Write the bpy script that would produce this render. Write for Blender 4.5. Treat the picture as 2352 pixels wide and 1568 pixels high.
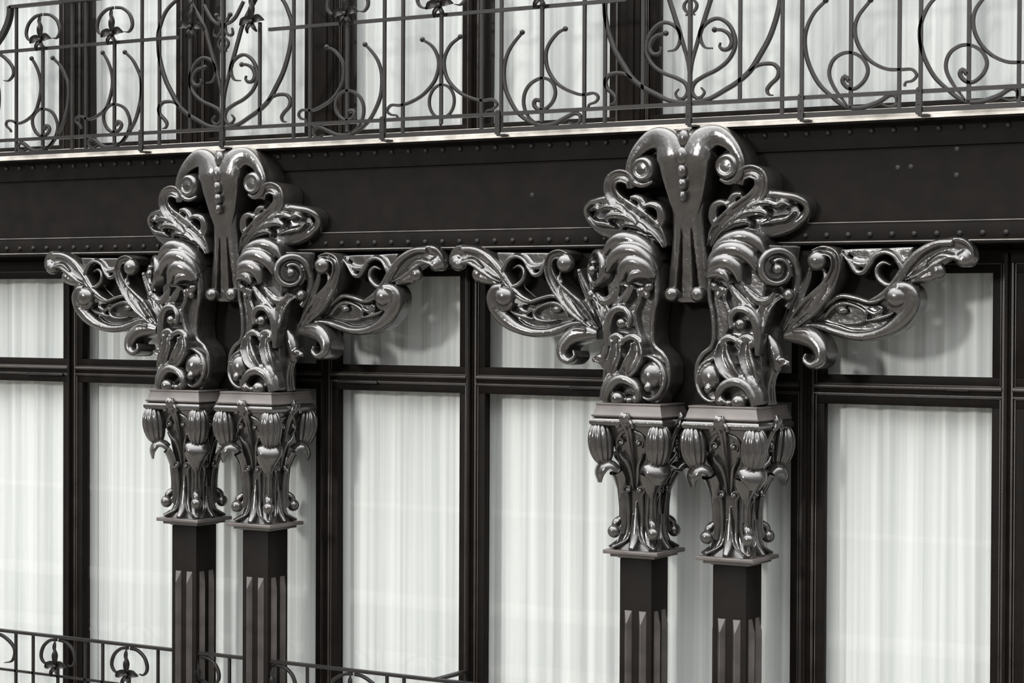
import bpy, bmesh, math, random
import numpy as np
from mathutils import Vector, Matrix
random.seed(7)
for o in list(bpy.data.objects): bpy.data.objects.remove(o)
SC = bpy.context.scene
COL = SC.collection

# ------------------------------------------------------------------ camera
FPX = 4795.63
YAW, PITCH, ROLL = .54688, -.01406, .00439
CAM = np.array([8.78403, -10.25861, 1.31852])
_f = np.array([-math.sin(YAW)*math.cos(PITCH), math.cos(YAW)*math.cos(PITCH), math.sin(PITCH)])
_r = np.array([math.cos(YAW), math.sin(YAW), 0]); _u = np.cross(_r, _f)
_r2 = _r*math.cos(ROLL)+_u*math.sin(ROLL); _u2 = -_r*math.sin(ROLL)+_u*math.cos(ROLL)
cd = bpy.data.cameras.new('camera'); cam = bpy.data.objects.new('camera', cd); COL.objects.link(cam)
cd.sensor_width = 36; cd.lens = FPX/2352*36; cd.clip_end = 300; cd.clip_start = .1
M = Matrix.Identity(4)
for i in range(3):
    M[i][0] = _r2[i]; M[i][1] = _u2[i]; M[i][2] = -_f[i]; M[i][3] = CAM[i]
cam.matrix_world = M
SC.camera = cam

# ------------------------------------------------------------------ light
w = bpy.data.worlds.new('overcast_sky'); SC.world = w; w.use_nodes = True
nt = w.node_tree; nt.nodes.clear()
out = nt.nodes.new('ShaderNodeOutputWorld'); bg = nt.nodes.new('ShaderNodeBackground')
tc = nt.nodes.new('ShaderNodeTexCoord'); sp = nt.nodes.new('ShaderNodeSeparateXYZ'); rp = nt.nodes.new('ShaderNodeValToRGB')
nt.links.new(tc.outputs['Generated'], sp.inputs[0]); nt.links.new(sp.outputs['Z'], rp.inputs[0])
e = rp.color_ramp.elements
e[0].position = .0; e[0].color = (.05, .05, .052, 1)
e[1].position = .85; e[1].color = (1., .99, .98, 1)
q = e.new(.3); q.color = (.09, .092, .095, 1); q = e.new(.55); q.color = (.56, .56, .56, 1)
nt.links.new(rp.outputs[0], bg.inputs[0]); bg.inputs[1].default_value = 7.2
nt.links.new(bg.outputs[0], out.inputs[0])
sd = bpy.data.lights.new('sun', 'SUN'); sd.energy = 1.5; sd.angle = math.radians(6); sd.color = (1, .97, .93)
so = bpy.data.objects.new('sun', sd); COL.objects.link(so)
so.rotation_euler = Vector((.28, .88, -.225)).to_track_quat('-Z', 'Y').to_euler()
SC.view_settings.view_transform = 'Standard'; SC.view_settings.look = 'None'
SC.view_settings.gamma = 1; SC.view_settings.use_curve_mapping = False
SC.view_settings.exposure = 0.0

# ------------------------------------------------------------------ facts of the facade (metres)
S = .57391          # spacing of the two columns of a pair
L = 3.24977         # spacing of the pairs
SH = .1             # half shaft
CY = .0995          # column axis in y (shaft front face is y = 0)
C1 = (S+.2)/2; C2 = C1+L
YWEB = .20; YW = .40

def U(px, py, Y, c=None):
    """traced point -> (offset from the pair's centre, height) on the plane y = Y"""
    d = _f + _r2*((px-1176)/FPX) - _u2*((py-784)/FPX)
    t = (Y-CAM[1])/d[1]; P = CAM+d*t
    return (P[0]-(C2 if c is None else c), P[2])
def XZ(px, py, Y): return U(px, py, Y, 0)

# ------------------------------------------------------------------ materials
def mat(name, build):
    m = bpy.data.materials.new(name); m.use_nodes = True
    n = m.node_tree; n.nodes.clear(); o = n.nodes.new('ShaderNodeOutputMaterial')
    build(n, o); return m
def paint(col, rough, bump=.15, bscale=60, wear=.0, metal=0., spec=.5, coat=0.):
    def b(n, o):
        p = n.nodes.new('ShaderNodeBsdfPrincipled')
        tcn = n.nodes.new('ShaderNodeTexCoord')
        n1 = n.nodes.new('ShaderNodeTexNoise'); n1.inputs['Scale'].default_value = 9; n1.inputs['Detail'].default_value = 6
        n2 = n.nodes.new('ShaderNodeTexNoise'); n2.inputs['Scale'].default_value = bscale; n2.inputs['Detail'].default_value = 4
        n.links.new(tcn.outputs['Object'], n1.inputs['Vector']); n.links.new(tcn.outputs['Object'], n2.inputs['Vector'])
        r = n.nodes.new('ShaderNodeValToRGB'); n.links.new(n1.outputs['Fac'], r.inputs[0])
        r.color_ramp.elements[0].position = .3; r.color_ramp.elements[1].position = .75
        r.color_ramp.elements[0].color = (*[c*.75 for c in col], 1); r.color_ramp.elements[1].color = (*[c*1.35+wear for c in col], 1)
        n.links.new(r.outputs[0], p.inputs['Base Color'])
        mr = n.nodes.new('ShaderNodeMapRange'); mr.inputs['To Min'].default_value = rough-.08; mr.inputs['To Max'].default_value = rough+.12
        n.links.new(n1.outputs['Fac'], mr.inputs['Value']); n.links.new(mr.outputs[0], p.inputs['Roughness'])
        p.inputs['Metallic'].default_value = metal; p.inputs['Specular IOR Level'].default_value = spec
        p.inputs['Coat Weight'].default_value = coat; p.inputs['Coat Roughness'].default_value = .12
        bp = n.nodes.new('ShaderNodeBump'); bp.inputs['Strength'].default_value = bump; bp.inputs['Distance'].default_value = .004
        n.links.new(n2.outputs['Fac'], bp.inputs['Height']); n.links.new(bp.outputs[0], p.inputs['Normal'])
        n.links.new(p.outputs[0], o.inputs[0])
    return b
MT = {}
MT['cast'] = mat('glossy_black_cast_iron', paint((.022, .0197, .0176), .2, .9, 22, .008, .15, 1., .75))
MT['flat'] = mat('brown_black_paint', paint((.0075, .0064, .0057), .6, .12, 120, .0, 0, .07))
MT['edge'] = mat('worn_edge_highlight', paint((.10, .09, .08), .4, .3, 150, .03, 0, .6))  # edge wear, lightened further to paint in the bright highlight line
MT['bead'] = mat('worn_moulding_highlight', paint((.022, .018, .015), .4, .3, 150, .006, 0, .5))  # worn mouldings, colour lightened so their edge highlights are painted in
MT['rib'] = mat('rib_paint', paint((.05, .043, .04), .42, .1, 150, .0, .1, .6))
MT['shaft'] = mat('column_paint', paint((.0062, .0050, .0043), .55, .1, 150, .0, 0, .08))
MT['trimc'] = mat('abacus_paint', paint((.075, .066, .062), .42, .1, 150, .0, .1, .6))
MT['frame'] = mat('window_frame_paint', paint((.0048, .0037, .0030), .55, .3, 90, .0006, 0, .07))
MT['iron'] = mat('wrought_iron_paint', paint((.0105, .0095, .009), .42, .2, 200, .0, 0, .28))
MT['stone'] = mat('pale_slab_edge', paint((.74, .70, .64), .8, .3, 80, .02, 0, .2))
MT['street'] = mat('opposite_stone', paint((.17, .16, .145), .85, .3, 12, .0, 0, .2))
MT['ledge'] = mat('pale_ledge_stone', paint((.72, .70, .66), .8, .3, 12, .0, 0, .2))
def cloth(n, o):
    d = n.nodes.new('ShaderNodeBsdfDiffuse'); t = n.nodes.new('ShaderNodeBsdfTranslucent'); m = n.nodes.new('ShaderNodeMixShader')
    d.inputs[0].default_value = (.88, .88, .88, 1); t.inputs[0].default_value = (.88, .88, .88, 1); m.inputs[0].default_value = .12
    tcn = n.nodes.new('ShaderNodeTexCoord'); mp = n.nodes.new('ShaderNodeMapping'); mp.inputs['Scale'].default_value = (10, 0, .10)
    ns = n.nodes.new('ShaderNodeTexNoise'); ns.inputs['Scale'].default_value = 1.0; ns.inputs['Detail'].default_value = 3; ns.inputs['Roughness'].default_value = .65
    cr = n.nodes.new('ShaderNodeValToRGB'); cr.color_ramp.elements[0].position = .36; cr.color_ramp.elements[0].color = (.50, .52, .52, 1); cr.color_ramp.elements[1].position = .60; cr.color_ramp.elements[1].color = (.73, .74, .735, 1)
    n.links.new(tcn.outputs['Object'], mp.inputs[0]); n.links.new(mp.outputs[0], ns.inputs['Vector']); n.links.new(ns.outputs['Fac'], cr.inputs[0]); n.links.new(cr.outputs[0], d.inputs[0])
    n.links.new(d.outputs[0], m.inputs[1]); n.links.new(t.outputs[0], m.inputs[2]); n.links.new(m.outputs[0], o.inputs[0])
MT['cloth'] = mat('white_voile', cloth)
MT['cloth_upper'] = mat('white_voile_dimmed', cloth)  # same voile, colour darkened to offset the stronger sky light upstairs
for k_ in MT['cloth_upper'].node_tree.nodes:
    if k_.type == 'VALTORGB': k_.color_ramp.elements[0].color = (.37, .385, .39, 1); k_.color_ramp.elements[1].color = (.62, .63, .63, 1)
def glass(n, o):
    t = n.nodes.new('ShaderNodeBsdfTransparent'); g = n.nodes.new('ShaderNodeBsdfGlossy'); m = n.nodes.new('ShaderNodeMixShader')
    fr = n.nodes.new('ShaderNodeFresnel'); fr.inputs[0].default_value = 1.5
    t.inputs[0].default_value = (.97, .975, .97, 1); g.inputs['Roughness'].default_value = .01
    ge = n.nodes.new('ShaderNodeNewGeometry'); sb = n.nodes.new('ShaderNodeMath'); sb.operation = 'SUBTRACT'; sb.inputs[0].default_value = 1; n.links.new(ge.outputs['Backfacing'], sb.inputs[1])
    ml = n.nodes.new('ShaderNodeMath'); ml.operation = 'MULTIPLY'; n.links.new(fr.outputs[0], ml.inputs[0]); n.links.new(sb.outputs[0], ml.inputs[1])
    n.links.new(ml.outputs[0], m.inputs[0]); n.links.new(t.outputs[0], m.inputs[1]); n.links.new(g.outputs[0], m.inputs[2]); n.links.new(m.outputs[0], o.inputs[0])
MT['glass'] = mat('window_glass', glass)

# ------------------------------------------------------------------ mesh tools
class MB:
    def __init__(s): s.v = []; s.f = []
    def add(s, v, f):
        b = len(s.v); s.v += [tuple(map(float, q)) for q in v]; s.f += [tuple(b+i for i in q) for q in f]
    def box(s, x0, x1, y0, y1, z0, z1):
        s.add([(x0,y0,z0),(x1,y0,z0),(x1,y1,z0),(x0,y1,z0),(x0,y0,z1),(x1,y0,z1),(x1,y1,z1),(x0,y1,z1)],
              [(3,2,1,0),(4,5,6,7),(0,1,5,4),(1,2,6,5),(2,3,7,6),(3,0,4,7)])
    def loft(s, rings, cap=True):
        n = len(rings[0]); v = [q for r in rings for q in r]; f = []
        for i in range(len(rings)-1):
            for j in range(n):
                k = (j+1) % n; f.append((i*n+j, i*n+k, (i+1)*n+k, (i+1)*n+j))
        if cap:
            for i, rev in ((0, True), (len(rings)-1, False)):
                c = np.mean(np.array(rings[i]), axis=0); v.append(tuple(c)); ci = len(v)-1
                for j in range(n):
                    k = (j+1) % n
                    f.append((i*n+k, i*n+j, ci) if rev else (i*n+j, i*n+k, ci))
        s.add(v, f)
    def grid(s, P, closed=False):
        a, b = len(P), len(P[0]); v = [q for r in P for q in r]
        f = [(i*b+j, i*b+j+1, (i+1)*b+j+1, (i+1)*b+j) for i in range(a-1) for j in range(b-1)]
        s.add(v, f)
    def ell(s, c, r, nu=16, nv=10, R=None):
        rings = []
        for i in range(1, nv):
            t = math.pi*i/nv
            ring = []
            for j in range(nu):
                a = 2*math.pi*j/nu
                q = Vector((r[0]*math.sin(t)*math.cos(a), r[1]*math.sin(t)*math.sin(a), -r[2]*math.cos(t)))
                if R is not None: q = R @ q
                ring.append((c[0]+q.x, c[1]+q.y, c[2]+q.z))
            rings.append(ring)
        top = Vector((0, 0, r[2])); 
        if R is not None: top = R @ top
        n0 = len(s.v); s.loft(rings, cap=True)
        s.v[-2] = (c[0]-top.x, c[1]-top.y, c[2]-top.z); s.v[-1] = (c[0]+top.x, c[1]+top.y, c[2]+top.z)
    def sweep(s, pts, w, h, prof, out=(0, -1, 0), bk=None, toY=None, n=None, cap=True):
        pts = np.array([list(map(float, p)) for p in pts]); m = len(pts)
        n = n or max(8, (m-1)*6)
        d = np.r_[0, np.cumsum(np.linalg.norm(np.diff(pts, axis=0), axis=1))]; d /= d[-1]
        T = np.linspace(0, 1, n); P = []
        ex = np.vstack([2*pts[0]-pts[1], pts, 2*pts[-1]-pts[-2]])
        for t in T:
            i = min(max(np.searchsorted(d, t, side='right')-1, 0), m-2); k = (t-d[i])/(d[i+1]-d[i])
            a, b, c, e_ = ex[i], ex[i+1], ex[i+2], ex[i+3]
            P.append(.5*((2*b)+(-a+c)*k+(2*a-5*b+4*c-e_)*k*k+(-a+3*b-3*c+e_)*k**3))
        P = np.array(P)
        def arr(q, dflt=None):
            if q is None: return None
            if np.isscalar(q): return np.full(n, float(q))
            return np.interp(T, np.linspace(0, 1, len(q)), q)
        W, H, B = arr(w), arr(h), arr(bk if bk is not None else h)
        ov = np.array(out, float)
        O = np.array([ov]*n) if ov.ndim == 1 else np.array([[np.interp(t, np.linspace(0, 1, len(ov)), ov[:, k]) for k in range(3)] for t in T])
        tg = np.gradient(P, axis=0); rings = []
        for i in range(n):
            t = tg[i]/(np.linalg.norm(tg[i])+1e-12); o_ = O[i]/np.linalg.norm(O[i])
            sd_ = np.cross(t, o_); sd_ /= (np.linalg.norm(sd_)+1e-12); o2 = np.cross(sd_, t)
            r = []
            for a, b in prof:
                q = P[i]+sd_*a*W[i]/2+o2*(b*H[i] if b > 0 else b*B[i])
                if toY is not None and b < 0: q[1] = toY
                r.append(tuple(q))
            rings.append(r)
        s.loft(rings, cap)
    def prism(s, poly, y0, y1, bev=0):
        """poly in (x,z), extruded along y (y0 front)"""
        n = len(poly)
        v = [(x, y0, z) for x, z in poly]+[(x, y1, z) for x, z in poly]
        f = [tuple(range(n)), tuple(range(2*n-1, n-1, -1))]+[(i, n+i, n+(i+1) % n, (i+1) % n) for i in range(n)]
        s.add(v, f)
    def build(s, name, m, parent=None, smooth=True, voxel=None, sm=0, bevel=None, loc=None, angle=40):
        me = bpy.data.meshes.new(name); me.from_pydata(s.v, [], s.f)
        bm = bmesh.new(); bm.from_mesh(me)
        bmesh.ops.recalc_face_normals(bm, faces=bm.faces); bm.to_mesh(me); bm.free()
        o = bpy.data.objects.new(name, me); COL.objects.link(o)
        if voxel or bevel:
            if voxel:
                r = o.modifiers.new('r', 'REMESH'); r.mode = 'VOXEL'; r.voxel_size = voxel
                if sm:
                    q = o.modifiers.new('s', 'SMOOTH'); q.iterations = sm; q.factor = .5
            if bevel:
                r = o.modifiers.new('b', 'BEVEL'); r.width = bevel; r.segments = 2; r.limit_method = 'ANGLE'
            dg = bpy.context.evaluated_depsgraph_get(); dg.update()
            m2 = bpy.data.meshes.new_from_object(o.evaluated_get(dg)); o.modifiers.clear(); o.data = m2
            bpy.data.meshes.remove(me); me = m2; me.name = name
        me.materials.clear(); me.materials.append(MT[m])
        if smooth:
            me.shade_smooth()
            if not voxel:
                ang = math.radians(angle); bm = bmesh.new(); bm.from_mesh(me)
                for e_ in bm.edges:
                    if len(e_.link_faces) == 2 and e_.calc_face_angle(0) > ang: e_.smooth = False
                bm.to_mesh(me); bm.free()
        if parent: o.parent = parent
        if loc: o.location = loc
        return o

RND = [(-1, -1), (-1, 0), (-.92, .38), (-.7, .71), (-.38, .92), (0, 1), (.38, .92), (.7, .71), (.92, .38), (1, 0), (1, -1)]
TUBE = [(math.cos(a), math.sin(a)) for a in [2*math.pi*i/10 for i in range(10)]]
CHAN = [(-1, -1), (-1, .55), (-.86, .95), (-.7, .9), (-.4, .35), (0, .12), (.4, .35), (.7, .9), (.86, .95), (1, .55), (1, -1)]
RIDGE = [(-1, -1), (-1, .1), (-.75, .6), (-.4, .42), (-.12, .9), (0, 1), (.12, .9), (.4, .42), (.75, .6), (1, .1), (1, -1)]
BAR = [(-1, -1), (-1, 1), (1, 1), (1, -1)]
def spiral(cx, cz, r0, r1, a0, a1, y0=0, y1=None, n=14):
    y1 = y0 if y1 is None else y1; q = []
    for i in range(n):
        t = i/(n-1); a = math.radians(a0+(a1-a0)*t); r = r0+(r1-r0)*t
        q.append((cx+r*math.cos(a), y0+(y1-y0)*t, cz+r*math.sin(a)))
    return q

def props(o, label=None, cat=None, group=None, kind=None):
    if label: o['label'] = label
    if cat: o['category'] = cat
    if group: o['group'] = group
    if kind: o['kind'] = kind
    return o
def empty(name, loc, label=None, cat=None, group=None, kind=None):
    o = bpy.data.objects.new(name, None); COL.objects.link(o); o.location = loc; o.empty_display_size = .1
    return props(o, label, cat, group, kind)
_mir = {}
def mirror_mesh(me):
    if me.name not in _mir:
        m2 = me.copy(); bm = bmesh.new(); bm.from_mesh(m2)
        for v in bm.verts: v.co.x = -v.co.x
        bmesh.ops.reverse_faces(bm, faces=bm.faces); bm.to_mesh(m2); bm.free(); _mir[me.name] = m2
    return _mir[me.name]
def copy_tree(o, parent=None, mirror=False, loc=None):
    c = o.copy(); COL.objects.link(c); c.parent = parent
    if mirror:
        if c.data: c.data = mirror_mesh(o.data)
        if parent: c.location = (-o.location.x, o.location.y, o.location.z); c.rotation_euler = (o.rotation_euler.x, -o.rotation_euler.y, -o.rotation_euler.z)
    if loc is not None: c.location = loc
    for ch in o.children: copy_tree(ch, c, mirror)
    return c
#SECTIONS
# ================================================================== STRUCTURE
def zat(px, py, Y): return XZ(px, py, Y)[1]
X0, X1 = -4.2, 9.0
# ---- stone edge of the balcony floor
ZS = 2.333
m = MB(); m.add([(X0,.085,ZS),(X1,.085,ZS),(X1,.115,ZS+.062),(X0,.115,ZS+.062),(X0,.45,ZS),(X1,.45,ZS),(X1,.40,ZS+.075),(X0,.40,ZS+.075)],
      [(0,1,2,3),(3,2,6,7),(7,6,5,4),(4,5,1,0),(0,3,7,4),(1,5,6,2)])
props(m.build('trim_1', 'stone', smooth=False), 'weathered pale stone edge strip of the upper balcony floor', None, None, 'structure')
# ---- riveted girder
ZB, ZB2 = 1.697, 1.806
ZU, ZU2 = 2.332, 2.195
gir = empty('riveted_girder', (2, YWEB, ZB), 'black riveted steel girder running across the facade under the upper balcony', 'girder')
def gpart(name, mb, mt='flat', **k):
    o = mb.build(name, mt, None, **k); o.parent = gir; o.matrix_parent_inverse = Matrix.Translation((-2, -YWEB, -ZB)); return o
m = MB(); m.box(X0, X1, YWEB, YWEB+.03, ZB, ZU); gpart('web', m, smooth=False)
m = MB(); m.box(X0, X1, YWEB-.020, YWEB, ZB+.004, ZB2); m.box(X0, X1, YWEB-.045, YWEB+.15, ZB-.012, ZB+.006); gpart('lower_flange', m, bevel=.004)
m = MB()
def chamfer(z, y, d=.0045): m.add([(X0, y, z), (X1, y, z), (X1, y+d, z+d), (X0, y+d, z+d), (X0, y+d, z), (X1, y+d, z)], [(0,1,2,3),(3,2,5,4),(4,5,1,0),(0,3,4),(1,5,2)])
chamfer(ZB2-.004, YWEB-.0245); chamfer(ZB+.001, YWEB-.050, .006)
gpart('worn_edge_glint', m, 'edge', smooth=False)  # thin chamfers carrying the worn edge and its painted highlight
m = MB(); m.box(X0, X1, YWEB-.018, YWEB, ZU2, ZU-.01); m.box(X0, X1, YWEB-.075, YWEB+.15, ZU-.014, ZU); m.box(X0, X1, YWEB-.10, YWEB, ZU-.012, ZU-.001); gpart('upper_flange', m, bevel=.004)
rm = MB()
rings = []
for r, d in ((.0175, 0), (.0175, .003), (.0145, .0105), (.008, .015)):
    rings.append([(r*math.cos(a), -d, r*math.sin(a)) for a in [2*math.pi*i/12 for i in range(12)]])
rm.loft(rings); riv0 = rm.build('rivet', 'iron')
# rivet pitch measured on the photograph
xs_low = [XZ(px, py, YWEB-.018)[0] for px, py in ((60+27*.37, 320+657*.37), (2300, 526))]
rows = []
pa = XZ(1056.4, 554.5, YWEB-.018)[0]; pb = XZ(1347, 548, YWEB-.018)[0]; pitch = (pb-pa)/7
zr = zat(1177, 552, YWEB-.018)
pa2 = XZ(1057.8, 342.9, YWEB-.018)[0]; pb2 = XZ(1392.5, 325, YWEB-.018)[0]; pitch2 = (pb2-pa2)/8
zr2 = zat(1221, 335, YWEB-.018)
first = True
for base, pt, z in ((pa, pitch, zr), (pa2, pitch2, zr2)):
    i0 = int(math.floor((X0+.4-base)/pt)); i1 = int((X1-1.2-base)/pt)
    for i in range(i0, i1):
        x = base+i*pt
        c = riv0 if first else riv0.copy()
        if not first: COL.objects.link(c)
        first = False
        c.parent = gir; c.location = (x-2, -.018, z-ZB)
# faint plug-welded studs on the web
for k, (px, py) in enumerate([(1222, 448), (2062, 385), (2092, 383), (2197, 402), (2198, 342)]):
    c = riv0.copy(); COL.objects.link(c); c.name = 'flat_stud'; c.parent = gir; x, z = XZ(px, py, YWEB); c.location = (x-2, 0, z-ZB); c.scale = (.9, .3, .9)

# ---- the far side of the street, seen only as reflections
m = MB(); m.box(-30, 22, -19.5, -19, -9, 3.6)
for z in (1.9, 3.35): m.box(-30, 22, -19, -18.6, z, z+.25)
props(m.build('wall_opposite', 'street', smooth=False), 'stone front across the street', None, None, 'structure')
m = MB()
for z, d, h in ((.30, .35, .1), (-2.1, .3, .06), (-3.75, .6, .14), (-4.75, .5, .12)): m.box(-30, 22, -19, -19+d, z, z+h)
props(m.build('trim_20', 'ledge', smooth=False), 'pale ledges of the front across the street', None, None, 'structure')
m = MB(); m.box(-30, 22, -19, -.35, -9.2, -9); props(m.build('ground', 'street', smooth=False), 'street pavement far below', None, None, 'structure')
# ---- rooms behind
def struct(name, mb, mt, label=None, **k): return props(mb.build(name, mt, None, **k), label, None, None, 'structure')
m = MB(); m.box(X0, X1, 2.6, 2.7, -2.6, 5); struct('wall_back', m, 'frame', 'dark wall at the back of the curtained rooms', smooth=False)
m = MB(); m.box(X0, X1, .47, 2.6, 1.95, 2.36); struct('ceiling', m, 'frame', 'floor slab between the two storeys', smooth=False)
m = MB(); m.box(X0, X1, -.35, 2.6, -2.6, -2.3); struct('floor', m, 'frame', 'lower balcony and room floor slab', smooth=False)

# ---- window joinery
YG = YW+.035
def frame_rect(mb, x0, x1, z0, z1, wd, y0, y1):
    mb.box(x0, x1, y0, y1, z1-wd, z1); mb.box(x0, x1, y0, y1, z0, z0+wd)
    mb.box(x0, x0+wd, y0, y1, z0+wd, z1-wd); mb.box(x1-wd, x1, y0, y1, z0+wd, z1-wd)
wn = [0]; pn = [1]
GLZ = []   # all glazed openings
def window(gx0, gx1, lights, label):
    """gx0..gx1: glass edges; lights: list of (z0, z1) glass heights"""
    wn[0] += 1
    zb = min(a for a, b in lights); zt = max(b for a, b in lights)
    e_ = empty('window_%d' % wn[0], ((gx0+gx1)/2, YW, zb), label, None, None, 'structure')
    def P(name, mb, mt='frame', **k):
        o = mb.build(name, mt, None, **k); o.parent = e_; o.matrix_parent_inverse = Matrix.Translation(-e_.location); return o
    for z0, z1 in lights:
        m = MB(); frame_rect(m, gx0-.055, gx1+.055, z0-.06, z1+.06, .062, YW, YW+.05)
        sf = P('sash', m, bevel=.003)
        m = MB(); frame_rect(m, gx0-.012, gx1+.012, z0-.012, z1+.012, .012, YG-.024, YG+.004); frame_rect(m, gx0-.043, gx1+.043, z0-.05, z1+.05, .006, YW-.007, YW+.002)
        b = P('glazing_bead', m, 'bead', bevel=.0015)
        m = MB(); m.box(gx0-.02, gx1+.02, YG, YG+.004, z0-.02, z1+.02); P('pane', m, 'glass', smooth=False)
        GLZ.append((gx0, gx1, z0, z1))
    return e_, P
def post(x0, x1, z0, z1, label, steps=((0, 0), (.25, .02), (.38, .045)), y=YW):
    pn[0] += 1
    m = MB(); wd = x1-x0
    for a, d in steps: m.box(x0+wd*a, x1-wd*a, y-d, y+.07, z0, z1)
    mb = MB()
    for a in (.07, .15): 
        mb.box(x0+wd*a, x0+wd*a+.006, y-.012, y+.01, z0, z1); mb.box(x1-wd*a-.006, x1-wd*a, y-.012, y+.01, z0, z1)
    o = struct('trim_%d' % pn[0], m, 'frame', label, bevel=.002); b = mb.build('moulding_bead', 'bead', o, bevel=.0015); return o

# lower storey
zTop = zat(1000, 634, YG); zMid0 = zat(1000, 841, YG); zMid1 = zat(1000, 899.5, YG); ZLO = -2.25
gl = [(-3.6, XZ(155, 800, YG)[0]), (XZ(196, 800, YG)[0], XZ(735, 1100, YG)[0]), (XZ(781, 1100, YG)[0], XZ(1064, 1100, YG)[0]),
      (XZ(1118, 1100, YG)[0], XZ(1824, 1200, YG)[0]), (XZ(1895, 1200, YG)[0], XZ(2284, 1200, YG)[0]), (XZ(2352, 1200, YG)[0], 8.6)]
names = ['at the left edge of the frame', 'behind the left pair of columns', 'between the two pairs, left', 'behind the right pair of columns', 'right of the right pair', 'at the right edge of the frame']
for i, (a, b) in enumerate(gl):
    e_, P = window(a, b, [(ZLO+.1, zMid1), (zMid0, zTop)], 'lower floor window '+names[i])
    m = MB(); zc = (zMid0+zMid1)/2
    m.box(a-.05, b+.05, YW-.004, YW+.05, zMid1+.05, zMid0-.05)
    P('transom', m, bevel=.003)
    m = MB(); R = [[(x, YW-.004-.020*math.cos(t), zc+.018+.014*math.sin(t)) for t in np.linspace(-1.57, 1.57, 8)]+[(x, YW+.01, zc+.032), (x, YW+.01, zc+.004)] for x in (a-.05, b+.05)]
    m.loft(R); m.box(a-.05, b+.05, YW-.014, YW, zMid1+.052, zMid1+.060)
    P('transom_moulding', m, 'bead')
    if i in (0, 2, 3, 4):
        hx = {0: XZ(65, 858, YW)[0], 2: XZ(780, 880, YW)[0], 3: XZ(1313, 889, YW)[0], 4: XZ(2178, 889, YW)[0]}[i]
        hw = {0: .34, 2: .3, 3: .3, 4: .12}[i]; zz = zc-.03 if i != 4 else zc+.012
        m = MB(); m.box(hx, hx+hw, YW-.022, YW, zz-.008, zz+.012); P('hinge_plate', m, 'iron', bevel=.002)
for i in range(5):
    post(gl[i][1]+.045, gl[i+1][0]-.045, ZLO, zTop+.4, 'dark moulded window post, lower floor, number %d from the left' % (i+1) if False else
         'dark moulded window post '+['left of the left columns', 'right of the left columns', 'midway between the column pairs', 'right of the right columns', 'near the right edge'][i])
m = MB(); m.box(X0, X1, YW-.02, YW+.07, zTop+.05, ZB+.10); m.box(X0, X1, YW-.035, YW, zTop+.10, zTop+.12)
pn[0] += 1; struct('trim_%d' % pn[0], m, 'frame', 'dark head board above the lower windows, under the girder', bevel=.003)
# upper storey
YU = YW
zs0 = zat(1300, 276, YU+.035); zs1 = 3.6
gu = [(-3.6, 145), (203, 414), (487, 709), (804, 1071), (1120, 1409), (1510, 9)]
gux = []
for a, b in gu:
    gux.append((a if a < 0 else XZ(a, 150, YG)[0], b if b == 9 else XZ(b, 150, YG)[0]))
gux[-1] = (gux[-1][0], 8.6)
upn = ['at the left edge', 'left of the left heart scroll', 'behind the left heart scroll', 'right of the left dark pier', 'left of the right heart scroll', 'behind and right of the right heart scroll']
for i, (a, b) in enumerate(gux):
    e_, P = window(a, b, [(zs0, zs1)], 'upper floor window '+upn[i])
for i in range(5):
    a, b = gux[i][1]+.0, gux[i+1][0]-.0
    if b-a > .08:
        post(a+.03, b-.03, 2.38, 3.7, 'dark moulded pier between upper windows, '+['far left', 'behind the left heart scroll', 'right of the left heart scroll', 'above the middle', 'left of the right heart scroll'][i],
             steps=((0, 0), (.12, .012), (.24, .022), (.4, .034)) if b-a > .2 else ((0, 0), (.25, .02), (.38, .045)))
m = MB(); m.box(X0, X1, YU-.02, YU+.06, 2.385, zs0-.045); m.box(X0, X1, YU-.035, YU, 2.385, 2.41)
pn[0] += 1; struct('trim_%d' % pn[0], m, 'frame', 'dark weathered sill rail under the upper windows', bevel=.003)

# ---- curtains
def curtain(x0, x1, z0, z1, label, seed, y=YG+.09, amp=.028, mt='cloth'):
    rnd = random.Random(seed); nx = int((x1-x0)/.006)+2; nz = 14
    ph = []; x = x0; P = [(x0, 0)]
    s = 1
    while x < x1:
        wdt = rnd.uniform(.03, .10); x += wdt; P.append((x, s*rnd.uniform(.25, 1))); s = -s
        if rnd.random() < .3: x += rnd.uniform(.02, .06); P.append((x, P[-1][1]*rnd.uniform(.6, 1)))
    px = [p[0] for p in P]; py = [p[1] for p in P]
    V = []
    for j in range(nz):
        t = j/(nz-1); z = z0+(z1-z0)*t; row = []
        for i in range(nx):
            xx = x0+(x1-x0)*i/(nx-1)
            dx = .012*(1-t)*math.sin(3.1*xx+seed)
            k = np.interp(xx+dx, px, py); k = math.copysign(abs(k)**1.2, k)
            row.append((xx, y+amp*k*(.75+.25*(1-t))+.006*math.sin(9*xx+2*t), z))
        V.append(row)
    m = MB(); m.grid(V); o = m.build('curtain', mt, None, angle=180)
    return props(o, label, 'curtain', 'white pleated curtains behind the windows')
for i, (a, b) in enumerate(gl):
    curtain(a-.04, b+.04, ZLO+.12, zTop+.03, 'white pleated curtain in the lower window '+names[i], 11+i)
for i, (a, b) in enumerate(gux):
    curtain(a-.008, b+.008, zs0-.02, zs1, 'white pleated curtain in the upper window '+upn[i], 31+i, amp=.032, mt='cloth_upper')
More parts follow.
